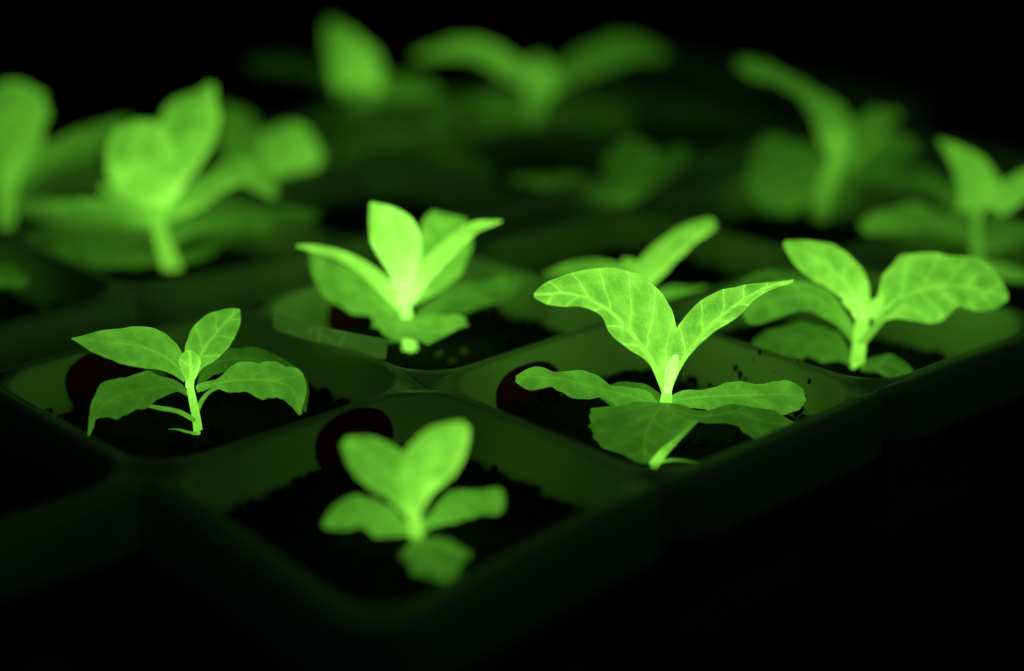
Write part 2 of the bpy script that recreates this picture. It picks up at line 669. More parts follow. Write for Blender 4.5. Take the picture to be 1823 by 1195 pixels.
T1 = (0.0, 0.0)
CELLS1 = [(i, j) for j in (0, 1) for i in range(0, 5)] + [(-1, 1)]
tray1 = make_tray(T1, CELLS1, 0.0, 'plastic cell tray with maroon ovals on its inner walls and a tag in one cell')
T2 = (0.79 * S, 2.4 * S)
CELLS2 = [(i, j) for j in (0, 1) for i in range(-2, 5)]
tray2 = make_tray(T2, CELLS2, 0.0, 'plastic cell tray standing behind the one with maroon ovals')


# oval discs on the inner walls
def oval(ci, cj, frac, z0, w=0.0175, h=0.0112):
    vs, fs = [], []
    n = 28
    rad = h * .49
    for lay, (sc, off) in enumerate(((1.0, -0.0012), (1.0, 0.0003), (0.94, 0.0006))):
        for k in range(n):
            an = 2 * math.pi * k / n
            x = math.copysign(abs(math.cos(an)) ** .8, math.cos(an)) * w / 2 * sc
            y = math.copysign(abs(math.sin(an)) ** .85, math.sin(an)) * h / 2 * sc
            z = z0 + y
            wy = (cj + .5) * S + wall_half(z) - off
            vs.append((ci * S + frac * S + x, wy, z - BZ))
    for lay in range(2):
        for k in range(n):
            k2 = (k + 1) % n
            fs.append((lay * n + k, lay * n + k2, (lay + 1) * n + k2, (lay + 1) * n + k))
    fs.append(tuple(2 * n + k for k in range(n)))
    ob = mesh_obj('wall_oval', vs, fs, M_DISC, tray1)
    ob['label'] = 'dark maroon oval disc on inner wall'


for (ci, cj, fr, z0) in ((0, 0, .68, -.0058), (0, 1, .41, -.0062), (1, 0, .40, -.0078), (1, 1, .47, -.0078)):
    oval(ci, cj, fr, z0)


# ------------------------------------------------------------------ soil
def soil(origin, ci, cj, label, fine=True, seed=0, slope=0.0, foot=None):
    rng = random.Random(seed * 7 + 3)
    g = 44 if fine else 16
    half = wall_half(SOIL_Z) - 0.0001
    ox, oy = origin[0] + (ci + .5) * S, origin[1] + (cj + .5) * S
    vs, fs = [], []
    for i in range(g + 1):
        for j in range(g + 1):
            u, v = 2 * i / g - 1, 2 * j / g - 1
            # square to rounded square
            r = 0.35
            x = u * math.sqrt(1 - r * v * v / 2 * .5)
            y = v * math.sqrt(1 - r * u * u / 2 * .5)
            X, Y = ox + x * half, oy + y * half
            p = Vector((X * 260, Y * 260, seed))
            z = SOIL_Z + 0.0011 * noise.noise(p * .3) + 0.0011 * noise.noise(p) + 0.0006 * noise.noise(p * 2.3)
            z += -0.0012 * (max(abs(u), abs(v)) ** 4)
            z -= slope * max(0.0, u - 0.05)
            if foot is not None:                             # soil heaped a little round the stem
                z += 0.0003 * math.exp(-((X - foot[0]) ** 2 + (Y - foot[1]) ** 2) / 0.0035 ** 2)
            if max(abs(u), abs(v)) > .99:
                z -= 0.003
            vs.append((X, Y, z))
    for i in range(g):
        for j in range(g):
            fs.append((i * (g + 1) + j, (i + 1) * (g + 1) + j, (i + 1) * (g + 1) + j + 1, i * (g + 1) + j + 1))
    # crumbs of peat
    for q in range(460 if fine else 40):
        u, v = rng.uniform(-.97, .97), rng.uniform(-.97, .97)
        if foot is not None and q >= 420:
            an, rd = rng.random() * 6.28, rng.uniform(.0019, .0044)
            u, v = (foot[0] + rd * math.cos(an) - ox) / half, (foot[1] + rd * math.sin(an) - oy) / half
        elif rng.random() < .45:
            if rng.random() < .5:
                u = math.copysign(rng.uniform(.86, .98), u)
            else:
                v = math.copysign(rng.uniform(.86, .98), v)
        if abs(u) > .8 and abs(v) > .8:
            continue
        X, Y = ox + u * half, oy + v * half
        rr = rng.choice((.0004, .0005, .0007, .0009, .0013)) * rng.uniform(.7, 1.2)
        c = Vector((X, Y, SOIL_Z - 0.0006 + rr * .5 - slope * max(0.0, u - 0.05) + (0.0001 if q >= 420 else 0)))
        b0 = len(vs)
        t = (1 + 5 ** .5) / 2
        for (a, b_, c2) in ((-1, t, 0), (1, t, 0), (-1, -t, 0), (1, -t, 0), (0, -1, t), (0, 1, t), (0, -1, -t), (0, 1, -t), (t, 0, -1), (t, 0, 1), (-t, 0, -1), (-t, 0, 1)):
            k = rr / 1.9 * rng.uniform(.65, 1.3)
            vs.append((c.x + a * k, c.y + b_ * k, c.z + c2 * k * .8))
        for f in ((0, 11, 5), (0, 5, 1), (0, 1, 7), (0, 7, 10), (0, 10, 11), (1, 5, 9), (5, 11, 4), (11, 10, 2), (10, 7, 6), (7, 1, 8), (3, 9, 4), (3, 4, 2), (3, 2, 6), (3, 6, 8), (3, 8, 9), (4, 9, 5), (2, 4, 11), (6, 2, 10), (8, 6, 7), (9, 8, 1)):
            fs.append(tuple(b0 + k for k in f))
    ob = mesh_obj('potting_soil', vs, fs, M_SOIL, None, (ox, oy, SOIL_Z), smooth=False)
    tag(ob, label, 'soil', 'soil in the tray cells', 'stuff')


FEET = {c: on_z(*p, SOIL_Z) for c, p in {(0, 1): (352, 771), (1, 1): (729, 628), (1, 0): (1178, 776), (0, 0): (743, 979), (2, 0): (1524, 656), (2, 1): (1150, 566)}.items()}
for k, (ci, cj) in enumerate(CELLS1):
    soil(T1, ci, cj, 'black crumbly potting soil filling cells of the tray with maroon ovals', fine=(ci < 3), seed=k, slope=(0.0055 if (ci, cj) == (2, 0) else 0.0), foot=FEET.get((ci, cj)))
for k, (ci, cj) in enumerate(CELLS2):
    soil(T2, ci, cj, 'black potting soil in the tray standing behind', fine=False, seed=40 + k)

# ------------------------------------------------------------------ plants
# --- A
A = plant('tobacco_seedling', (352, 771), 'sharp seedling with a tiny pale heart-shaped leaf between two pointed upper leaves')
tube('stem', A, [(356, 796), (350, 750), (343, 712), (339, 690), (337, 672)], [11, 8, 7.3, 6.8, 6.5], [.55, .72, .85, 1.0, 1.1])
leaf(A, [(333, 676, 0), (318, 657, -.05), (294, 636, -.1), (248, 617, -.2), (190, 610, -.25), (128, 603, -.3)],
     [(0, 6, 6), (.14, 14, 16), (.3, 28, 31), (.52, 33, 33), (.76, 21, 21), (.92, 7, 8), (1, .5, .5)], .34, a=-50, wave=1.5, vein=.2, rib=2.5, base=1.25)
leaf(A, [(341, 676, .1), (352, 643, .25), (374, 607, .5), (400, 577, .7), (426, 551, .8)],
     [(0, 5, 5), (.15, 17, 12), (.35, 36, 27), (.58, 39, 33), (.82, 25, 26), (.94, 12, 13), (1, 1, 1)], .44, a=12, wave=2, vein=.75, base=1.3, rib=2)
leaf(A, [(339, 690, -.1), (340, 658, -.28), (337, 624, -.28)],
     [(0, 6, 6), (.22, 7, 7), (.5, 15, 15), (.75, 17.5, 17.5), (.92, 10, 10), (1, 2, 2)], .78, a=-10, cupd=-.08, vein=.7, base=1.8, nu=22)
leaf(A, [(337, 704, 0), (312, 690, -.1), (268, 692, -.3), (222, 702, -.5), (190, 718, -.6), (168, 742, -.65), (153, 790, -.6)],
     [(0, 4, 4), (.1, 5, 7), (.22, 22, 20), (.38, 36, 30), (.55, 36, 33), (.72, 22, 26), (.80, 5, 8), (.86, 3.5, 3.5), (1, 2.5, 2.5)], .125, a=-38, wave=4, freq=13, rough=.16, vein=.3, base=1.5, tip=1.3)
tube('petiole', A, [(347, 748, -.05), (318, 733, -.15), (285, 727, -.3), (262, 722, -.45)], [4.5, 4, 4, 3], [.42, .36, .3, .2])
leaf(A, [(350, 692, 0), (382, 684, -.1), (430, 677, -.2), (482, 679, -.35), (518, 692, -.4), (535, 738, -.4)],
     [(0, 4, 4), (.12, 7, 7), (.22, 14, 12), (.38, 30, 22), (.55, 30, 28), (.72, 30, 24), (.86, 16, 16), (1, 2, 2)], .285, a=42, wave=4, freq=12, rough=.13, vein=.35, base=1.2, rib=2)
leaf(A, [(352, 690, .3), (372, 655, .7), (420, 640, 1.0), (482, 652, 1.0), (528, 682, .8), (543, 733, .5)],
     [(0, 3, 3), (.2, 16, 16), (.4, 22, 22), (.65, 20, 22), (.85, 14, 18), (1, 2, 2)], .085, a=35, wave=3, rough=.1, vein=.5)
tube('petiole', A, [(350, 735, .05), (360, 712, .1), (374, 697, 0), (392, 690, -.1)], [4, 4, 3.5, 2], [.45, .36, .32, .3])
tube('root', A, [(350, 772, -.15), (336, 770, -.25), (318, 765, -.3), (300, 764, -.3)], [3, 2.4, 1.8, 1], [.5, .35, .2, .06], sides=6)

# --- B
B = plant('tobacco_seedling', (729, 628), 'brightest seedling, pale stem and upright central leaf, rising beside a plastic tag')
tube('stem', B, [(732, 652), (727, 600), (723, 560), (720, 525), (717, 495)], [17, 12, 10.5, 11, 13], [1.0, 1.3, 1.55, 1.95, 2.0])
leaf(B, [(719, 512, -.25), (713, 460, -.35), (696, 408, -.3), (661, 362, -.1)],
     [(0, 15, 15), (.18, 23, 27), (.4, 37, 42), (.62, 41, 42), (.82, 27, 25), (.94, 10, 9), (1, 1, 1)], 1.25, rough=.01, a=-14, cupd=-.1, vein=.18, base=1.75)
leaf(B, [(715, 545, 0), (672, 500, -.1), (622, 464, -.2), (572, 445, -.3), (528, 438, -.35)],
     [(0, 8, 8), (.2, 11, 14), (.45, 9, 12), (.7, 8, 8), (.9, 6, 5), (1, 1, 1)], 0.9, a=-68, vein=.25, base=1.8, rib=3)
leaf(B, [(728, 535, -.1), (757, 488, -.25), (800, 440, -.35), (845, 405, -.35), (893, 394, -.25)],
     [(0, 10, 10), (.15, 18, 14), (.4, 17, 18), (.65, 14, 17), (.85, 8, 9), (1, 1, 1)], 1.05, a=62, vein=.25, base=2.0)
leaf(B, [(730, 540, .3), (763, 490, .9), (790, 440, 1.3), (806, 384, 1.5)],
     [(0, 8, 8), (.2, 14, 26), (.45, 40, 46), (.7, 48, 48), (.9, 46, 38), (1, 34, 24)], 0.62, a=8, cupd=-.15, vein=.3, base=1.2)
leaf(B, [(716, 565, .2), (660, 527, .5), (605, 500, .8), (552, 452, 1.0)],
     [(0, 8, 8), (.2, 28, 20), (.45, 42, 30), (.7, 36, 24), (.9, 16, 12), (1, 2, 2)], .41, rough=.07, a=-22, wave=3, vein=.25)
leaf(B, [(724, 568, -.1), (732, 580, -.55), (746, 596, -.95), (763, 613, -1.2)],
     [(0, 50, 40), (.2, 84, 60), (.42, 92, 72), (.65, 74, 60), (.85, 36, 34), (1, 2, 2)], .4, nd=(1, -.08), lift=8, wave=4, freq=7, rough=.1, vein=.45, base=1.15)
leaf(B, [(733, 575, .2), (790, 540, .6), (850, 525, .9), (928, 500, 1.1)],
     [(0, 4, 4), (.2, 14, 14), (.45, 24, 24), (.75, 20, 24), (.93, 12, 14), (1, 4, 4)], .2, a=40, wave=5, freq=8, vein=.4)

leaf(B, [(718, 552, .15), (696, 562, -.2), (664, 574, -.45)], [(0, 14, 16), (.35, 22, 22), (.7, 20, 20), (1, 9, 9)], .42, a=-35, wave=3, rough=.1, vein=.3, nu=20)
tube('petiole', B, [(724, 606, 0), (706, 603, -.05), (690, 606, -.1)], [7, 5, 4], [.5, .35, .2], sides=8)

# --- C
C = plant('tobacco_seedling', (1178, 776), 'seedling with one wide arching leaf and one narrow leaf forming a veined V')
tube('stem', C, [(1179, 790), (1182, 750), (1185, 718), (1188, 686)], [15, 13, 12, 7], [.7, 1.0, 1.1, 1.0])
leaf(C, [(1184, 697, -.1), (1164, 650, -.2), (1139, 613, -.3), (1110, 578, -.4), (1078, 549, -.45), (1036, 529, -.45), (998, 522, -.4), (951, 526, -.3)],
     [(0, 3, 5), (.1, 3, 26), (.2, 6, 62), (.32, 22, 86), (.45, 28, 92), (.58, 15, 84), (.72, 18, 54), (.84, 23, 31), (.94, 17, 20), (1, 4, 4)],
     .8, a=-24, wave=3.5, vein=1.0, base=1.15, rib=6)
leaf(C, [(1190, 697, -.1), (1206, 658, -.2), (1236, 614, -.3), (1276, 570, -.3), (1316, 540, -.25), (1354, 517, -.15), (1412, 500, 0)],
     [(0, 4, 3), (.12, 14, 3), (.26, 36, 4), (.42, 44, 10), (.58, 38, 17), (.72, 23, 11), (.86, 9, 5), (1, 1, 1)],
     .76, a=28, wave=2, vein=1.15, base=1.2, rib=5)
leaf(C, [(1188, 700, -.3), (1193, 664, -.42), (1204, 632, -.4)],
     [(0, 5, 5), (.3, 7, 7), (.6, 10, 9), (.85, 8, 7), (1, 1, 1)], 1.9, a=10, vein=.2, base=1.1, nu=20, cupd=-.05)
leaf(C, [(1176, 726, .1), (1120, 706, .2), (1062, 692, .2), (1000, 676, .1), (919, 672, -.1)],
     [(0, 5, 5), (.2, 24, 18), (.42, 19, 15), (.65, 24, 20), (.88, 18, 14), (1, 2, 2)], .25, a=-48, wave=9, freq=8, rough=.14, vein=.35, tip=1.1)
leaf(C, [(1182, 718, -.15), (1165, 742, -.45), (1150, 775, -.8), (1148, 824, -1.4)],
     [(0, 34, 50), (.2, 74, 108), (.35, 76, 108), (.55, 62, 94), (.78, 46, 72), (.92, 30, 36), (1, 16, 12)], .14, nd=(1, .06), wave=4, rough=.09, vein=.5)
leaf(C, [(1190, 714, 0), (1262, 707, .1), (1345, 704, .2), (1432, 703, .3)],
     [(0, 5, 5), (.12, 11, 14), (.3, 16, 24), (.5, 20, 22), (.75, 22, 30), (.93, 18, 26), (1, 10, 12)], .32, a=52, wave=5, freq=8, rough=.12, vein=.3, rib=2.5)
leaf(C, [(1192, 728, -.3), (1250, 742, -.5), (1310, 735, -.45), (1365, 752, -.4), (1428, 760, -.4)],
     [(0, 8, 8), (.2, 12, 10), (.4, 12, 12), (.6, 18, 30), (.82, 18, 32), (1, 4, 4)], .115, a=38, wave=5, rough=.14, vein=.5)
leaf(C, [(1180, 718, .3), (1130, 704, .6), (1060, 700, .8)],
     [(0, 12, 12), (.3, 26, 22), (.7, 24, 18), (1, 3, 3)], .13, a=-25, wave=3, vein=.3)
tube('petiole', C, [(1163, 829, -1.5), (1171, 819, -1.45), (1184, 803, -1.3), (1206, 782, -1.1), (1240, 750, -.8)], [9, 8, 5, 4, 3], [.85, .7, .42, .3, .25], sides=8)
tube('root', C, [(1168, 823, -1.48), (1200, 819, -1.3), (1232, 822, -1.32), (1252, 826, -1.35)], [4, 3, 2.5, 1.2], [.5, .25, .14, .05], sides=6)

# --- D
Dp = plant('tobacco_seedling', (743, 979), 'small seedling in the corner cell, two rounded upper leaves like rabbit ears')
tube('stem', Dp, [(745, 1002), (741, 950), (737, 915), (734, 885)], [11, 11.5, 12.5, 14], [.75, .85, 1.0, 1.05])
leaf(Dp, [(739, 905, -.1), (751, 852, -.2), (782, 802, -.1), (829, 754, .15)],
     [(0, 14, 12), (.18, 34, 24), (.4, 48, 42), (.65, 44, 45), (.86, 26, 30), (1, 6, 8)], .7, a=10, cupd=-.1, vein=.12, base=1.15, tip=.95)
leaf(Dp, [(731, 908, .1), (708, 862, .2), (668, 818, .35), (613, 784, .45)],
     [(0, 12, 14), (.2, 24, 28), (.45, 40, 40), (.7, 41, 35), (.88, 26, 20), (1, 7, 6)], .42, a=-12, cupd=-.15, vein=.4, base=1.5)
leaf(Dp, [(732, 948, .1), (692, 930, .05), (640, 912, -.1), (576, 934, -.2)],
     [(0, 6, 6), (.18, 22, 16), (.4, 28, 24), (.65, 24, 27), (.86, 14, 17), (1, 5, 5)], .32, a=-40, wave=6, freq=6, rough=.12, vein=.25)
leaf(Dp, [(746, 945, .1), (796, 908, .4), (848, 894, .55), (898, 891, .55)],
     [(0, 6, 6), (.2, 14, 14), (.45, 24, 22), (.75, 22, 22), (.93, 20, 20), (1, 10, 10)], .33, a=38, wave=5, freq=6, rough=.12, vein=.2)
leaf(Dp, [(746, 962, -.1), (762, 985, -.45), (780, 1012, -.75), (792, 1036, -.9)],
     [(0, 22, 16), (.25, 52, 34), (.5, 58, 46), (.75, 40, 50), (.93, 22, 34), (1, 8, 14)], .155, nd=(1, -.12), lift=6, wave=6, freq=6, rough=.2, vein=1.3, rib=5)

# --- E
Ep = plant('tobacco_seedling', (1524, 656), 'bushy seedling with a broad wavy leaf stretched over the outer tray rim')
tube('stem', Ep, [(1523, 680), (1528, 625), (1533, 590), (1538, 558)], [14, 12.5, 11.5, 12], [.9, 1.0, 1.0, 1.1])
leaf(Ep, [(1537, 558, -.1), (1512, 512, -.15), (1468, 470, .05), (1397, 432, .3)],
     [(0, 18, 16), (.18, 20, 30), (.38, 30, 42), (.6, 36, 38), (.82, 28, 22), (.95, 12, 9), (1, 3, 3)], .72, a=-14, wave=2, vein=.35, base=1.9, rib=2.5)
leaf(Ep, [(1552, 566, -.1), (1600, 534, -.1), (1660, 512, 0), (1722, 512, .15), (1793, 530, .3)],
     [(0, 10, 8), (.13, 26, 24), (.24, 56, 44), (.36, 68, 56), (.5, 60, 58), (.64, 58, 38), (.8, 56, 38), (.93, 27, 24), (1, 5, 5)], .57, a=22, wave=4, freq=7, rough=.06, vein=.8, base=1.5, rib=3)
leaf(Ep, [(1526, 612, .0), (1494, 568, 0), (1452, 532, -.05), (1400, 528, -.1), (1323, 562, -.15)],
     [(0, 5, 5), (.15, 10, 14), (.35, 22, 22), (.6, 28, 26), (.82, 30, 30), (.95, 24, 24), (1, 14, 16)], .34, a=-25, wave=2.5, vein=.35, rib=2)
leaf(Ep, [(1520, 645, .3), (1472, 612, .6), (1405, 604, .8), (1340, 612, .9)],
     [(0, 6, 6), (.25, 28, 24), (.55, 32, 28), (.85, 22, 16), (1, 3, 3)], .145, a=-30, wave=5, rough=.14, vein=.4)
leaf(Ep, [(1532, 655, -.1), (1566, 648, -.3), (1600, 655, -.5), (1625, 680, -.6)],
     [(0, 4, 4), (.25, 12, 14), (.55, 17, 22), (.85, 12, 18), (1, 3, 3)], .13, a=25, wave=4, vein=.9)
tube('petiole', Ep, [(1530, 612, -.05), (1552, 590, -.1), (1578, 560, -.15), (1602, 536, -.15)], [8, 7, 6, 4], [.6, .58, .55, .5])
leaf(Ep, [(1542, 562, -.3), (1524, 545, -.42), (1500, 536, -.45)], [(0, 10, 10), (.4, 13, 12), (.8, 9, 8), (1, 2, 2)], 1.25, a=-35, vein=.2, nu=18, base=1.4)
leaf(Ep, [(1535, 560, -.3), (1552, 545, -.4), (1574, 528, -.35)], [(0, 9, 9), (.4, 9, 10), (.8, 6, 7), (1, 2, 2)], 1.1, a=35, vein=.2, nu=18, base=1.4)
leaf(Ep, [(1525, 600, .6), (1440, 510, 1.3), (1375, 494, 1.5), (1285, 520, 1.5)],
     [(0, 4, 4), (.3, 20, 12), (.6, 20, 14), (.85, 12, 10), (1, 2, 2)], .12, a=-35, wave=3, vein=.3)

# --- G
G = plant('tobacco_seedling', (1150, 566), 'seedling half hidden behind the veined V, one finger-like leaf pointing up')
tube('stem', G, [(1150, 572), (1146, 530), (1138, 488)], [14, 12, 13], [.4, .55, .7])
leaf(G, [(1138, 500, 0), (1178, 455, -.1), (1222, 418, 0), (1272, 396, .2)],
     [(0, 16, 20), (.25, 22, 24), (.55, 19, 22), (.8, 16, 17), (.94, 13, 13), (1, 7, 7)], .68, a=48, vein=.15, base=1.2)
leaf(G, [(1130, 496, .1), (1066, 478, .1), (968, 490, 0)], [(0, 10, 10), (.3, 15, 15), (.7, 14, 14), (1, 3, 3)], .36, a=-50, vein=.15)
leaf(G, [(1150, 540, .2), (1205, 535, .4), (1298, 534, .6)], [(0, 16, 12), (.3, 24, 34), (.7, 22, 44), (.92, 16, 26), (1, 5, 8)], .31, a=30, wave=3, vein=.2)
leaf(G, [(1142, 500, -.2), (1128, 480, -.25), (1108, 462, -.2)], [(0, 14, 14), (.5, 16, 16), (1, 4, 4)], .62, a=-25, vein=.15, nu=18)
leaf(G, [(1155, 560, .5), (1220, 545, 1.0), (1330, 552, 1.4)], [(0, 6, 6), (.4, 18, 18), (.8, 16, 16), (1, 3, 3)], .09, a=40, wave=3, vein=.2)

# --- J
J = plant('tobacco_seedling', (1740, 478), 'slim seedling behind the broad wavy leaf, thin stem and pointed upright leaf')
tube('stem', J, [(1740, 484), (1740, 440), (1738, 400), (1738, 362)], [13, 10, 7, 12], [.3, .32, .34, .45])
leaf(J, [(1745, 372, 0), (1740, 335, .05), (1712, 290, .15), (1671, 249, .3)],
     [(0, 42, 44), (.25, 36, 44), (.5, 26, 36), (.78, 13, 18), (1, 2, 2)], .42, a=-10, vein=.25, base=1.2)
leaf(J, [(1770, 372, .0), (1815, 335, .05), (1870, 296, .2)], [(0, 16, 16), (.4, 24, 22), (.8, 16, 14), (1, 2, 2)], .4, a=20, vein=.2)
leaf(J, [(1736, 428, .1), (1680, 396, .2), (1615, 384, .1), (1533, 404, -.1)], [(0, 5, 5), (.3, 24, 20), (.65, 28, 20), (.9, 18, 14), (1, 8, 8)], .13, a=-40, wave=4, vein=.2, tip=1.8)
leaf(J, [(1744, 446, .1), (1790, 420, .2), (1860, 408, .3)], [(0, 5, 5), (.4, 20, 20), (1, 4, 4)], .13, a=40, wave=3, vein=.2)
leaf(J, [(1746, 470, -.2), (1790, 484, -.5), (1850, 498, -.7)], [(0, 5, 5), (.4, 14, 14), (1, 4, 4)], .26, a=45, vein=.2)
leaf(J, [(1734, 390, .4), (1690, 348, .7), (1630, 318, .9)], [(0, 5, 5), (.4, 22, 22), (1, 4, 4)], .10, a=-30, wave=3, vein=.2)

# --- K
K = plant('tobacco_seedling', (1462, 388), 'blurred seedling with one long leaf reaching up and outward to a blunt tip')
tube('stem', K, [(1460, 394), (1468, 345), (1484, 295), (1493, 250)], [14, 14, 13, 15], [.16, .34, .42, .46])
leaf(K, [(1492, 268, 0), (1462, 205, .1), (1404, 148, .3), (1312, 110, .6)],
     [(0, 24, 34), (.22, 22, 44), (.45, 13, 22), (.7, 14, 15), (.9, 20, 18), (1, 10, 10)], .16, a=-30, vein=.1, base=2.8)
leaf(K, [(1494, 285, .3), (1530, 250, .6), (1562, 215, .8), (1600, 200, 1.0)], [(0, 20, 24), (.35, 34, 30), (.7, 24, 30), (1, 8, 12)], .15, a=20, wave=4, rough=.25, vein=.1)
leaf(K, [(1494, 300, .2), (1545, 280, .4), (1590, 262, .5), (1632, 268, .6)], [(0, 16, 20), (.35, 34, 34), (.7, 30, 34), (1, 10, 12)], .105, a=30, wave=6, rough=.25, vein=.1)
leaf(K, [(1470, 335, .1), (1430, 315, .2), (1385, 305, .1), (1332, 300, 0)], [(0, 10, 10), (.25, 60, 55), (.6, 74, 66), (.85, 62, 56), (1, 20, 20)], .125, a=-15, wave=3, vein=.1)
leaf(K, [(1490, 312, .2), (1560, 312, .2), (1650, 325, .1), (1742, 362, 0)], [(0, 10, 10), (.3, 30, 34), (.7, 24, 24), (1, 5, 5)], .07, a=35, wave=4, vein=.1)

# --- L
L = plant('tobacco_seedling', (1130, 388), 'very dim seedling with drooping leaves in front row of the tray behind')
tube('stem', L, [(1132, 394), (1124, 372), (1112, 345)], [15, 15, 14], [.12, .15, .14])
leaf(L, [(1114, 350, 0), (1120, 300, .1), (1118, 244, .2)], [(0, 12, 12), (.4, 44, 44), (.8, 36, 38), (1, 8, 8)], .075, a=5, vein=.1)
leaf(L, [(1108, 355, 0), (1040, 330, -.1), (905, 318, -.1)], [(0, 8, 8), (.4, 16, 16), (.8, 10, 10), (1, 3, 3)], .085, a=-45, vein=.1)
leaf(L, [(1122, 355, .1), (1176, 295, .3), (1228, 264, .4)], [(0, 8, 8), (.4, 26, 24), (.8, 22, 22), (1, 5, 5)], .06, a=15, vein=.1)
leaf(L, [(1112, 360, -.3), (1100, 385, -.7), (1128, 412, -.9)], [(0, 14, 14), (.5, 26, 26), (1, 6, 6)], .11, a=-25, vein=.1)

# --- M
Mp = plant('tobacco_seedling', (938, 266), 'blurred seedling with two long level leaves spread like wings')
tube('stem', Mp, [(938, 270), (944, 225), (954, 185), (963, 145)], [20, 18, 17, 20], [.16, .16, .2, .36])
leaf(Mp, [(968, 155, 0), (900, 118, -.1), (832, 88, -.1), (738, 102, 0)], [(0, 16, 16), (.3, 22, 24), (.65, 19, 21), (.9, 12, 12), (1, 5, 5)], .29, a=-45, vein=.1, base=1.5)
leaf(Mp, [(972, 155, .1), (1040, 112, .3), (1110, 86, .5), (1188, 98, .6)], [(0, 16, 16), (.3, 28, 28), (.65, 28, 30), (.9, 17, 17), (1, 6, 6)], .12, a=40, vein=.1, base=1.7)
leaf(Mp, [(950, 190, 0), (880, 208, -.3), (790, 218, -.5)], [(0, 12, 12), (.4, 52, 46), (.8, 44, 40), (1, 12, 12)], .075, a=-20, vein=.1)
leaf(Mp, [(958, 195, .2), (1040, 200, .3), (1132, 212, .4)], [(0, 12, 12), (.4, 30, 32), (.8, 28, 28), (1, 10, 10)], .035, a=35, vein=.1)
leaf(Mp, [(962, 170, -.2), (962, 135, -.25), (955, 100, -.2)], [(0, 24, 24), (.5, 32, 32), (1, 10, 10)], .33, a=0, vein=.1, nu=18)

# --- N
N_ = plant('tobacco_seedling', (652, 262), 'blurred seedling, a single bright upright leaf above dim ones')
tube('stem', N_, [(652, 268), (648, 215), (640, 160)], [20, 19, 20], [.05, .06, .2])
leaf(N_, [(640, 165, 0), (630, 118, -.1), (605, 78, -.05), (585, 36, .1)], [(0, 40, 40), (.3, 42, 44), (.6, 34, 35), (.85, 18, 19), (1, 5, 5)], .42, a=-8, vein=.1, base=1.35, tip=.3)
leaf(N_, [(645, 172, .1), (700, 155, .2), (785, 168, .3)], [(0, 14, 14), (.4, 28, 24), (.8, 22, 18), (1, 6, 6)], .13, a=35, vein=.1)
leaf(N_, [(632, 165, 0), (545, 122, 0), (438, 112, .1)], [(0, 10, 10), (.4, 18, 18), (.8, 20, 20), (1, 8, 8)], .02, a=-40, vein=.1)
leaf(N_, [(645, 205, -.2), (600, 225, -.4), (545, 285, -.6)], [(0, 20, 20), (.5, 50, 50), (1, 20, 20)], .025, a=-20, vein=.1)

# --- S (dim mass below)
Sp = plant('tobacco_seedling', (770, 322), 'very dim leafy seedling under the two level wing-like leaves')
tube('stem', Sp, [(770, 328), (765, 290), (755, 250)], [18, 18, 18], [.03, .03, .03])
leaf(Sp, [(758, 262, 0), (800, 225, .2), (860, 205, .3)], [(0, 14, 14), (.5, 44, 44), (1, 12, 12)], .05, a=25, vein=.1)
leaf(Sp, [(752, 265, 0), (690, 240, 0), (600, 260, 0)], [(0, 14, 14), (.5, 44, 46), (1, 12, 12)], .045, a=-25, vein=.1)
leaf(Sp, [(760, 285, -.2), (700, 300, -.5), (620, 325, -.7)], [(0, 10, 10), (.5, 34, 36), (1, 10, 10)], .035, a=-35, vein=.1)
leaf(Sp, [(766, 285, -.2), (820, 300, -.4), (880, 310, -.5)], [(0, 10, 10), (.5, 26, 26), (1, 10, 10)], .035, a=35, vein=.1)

# --- H
Hp = plant('tobacco_seedling', (304, 478), 'blurred seedling with a cupped round leaf and thick slanting pale stem')
tube('stem', Hp, [(306, 482), (296, 450), (286, 415), (284, 380), (284, 350)], [18, 15, 12.5, 12.5, 15], [.62, .7, .62, .7, .85])
leaf(Hp, [(283, 362, -.1), (266, 312, -.3), (246, 268, -.3), (222, 224, -.1)], [(0, 22, 18), (.2, 50, 34), (.45, 64, 56), (.7, 56, 62), (.9, 36, 44), (1, 12, 16)], .6, a=-8, cupd=-.15, vein=.15, base=1.7)
leaf(Hp, [(298, 345, .4), (322, 285, .7), (348, 222, .9), (378, 150, 1.1)], [(0, 16, 16), (.3, 44, 34), (.55, 66, 42), (.75, 54, 36), (.9, 20, 18), (1, 6, 6)], .5, a=10, vein=.15, tip=.8)
leaf(Hp, [(284, 362, -.4), (308, 328, -.55), (352, 290, -.5)], [(0, 16, 16), (.3, 18, 18), (.7, 12, 12), (1, 2, 2)], .85, a=30, vein=.1, nu=20)
leaf(Hp, [(296, 384, 0), (350, 346, .1), (404, 312, .2), (446, 305, .3), (490, 350, .3)], [(0, 14, 14), (.25, 24, 26), (.55, 22, 26), (.8, 22, 24), (1, 8, 8)], .37, a=40, vein=.1)
leaf(Hp, [(274, 400, 0), (205, 378, 0), (60, 372, 0)], [(0, 10, 10), (.3, 24, 20), (.7, 26, 18), (1, 4, 4)], .28, a=-42, wave=3, vein=.1, tip=.6)
leaf(Hp, [(286, 462, -.2), (200, 462, -.4), (92, 440, -.4)], [(0, 8, 8), (.4, 14, 18), (.8, 16, 20), (1, 5, 5)], .115, a=-45, wave=3, vein=.1)
leaf(Hp, [(298, 430, .2), (350, 402, .4), (410, 396, .5)], [(0, 6, 6), (.4, 18, 16), (1, 6, 6)], .19, a=40, vein=.1)
leaf(Hp, [(276, 390, -.1), (226, 352, -.2), (178, 332, -.2)], [(0, 12, 12), (.4, 26, 22), (1, 5, 5)], .45, a=-35, vein=.1)
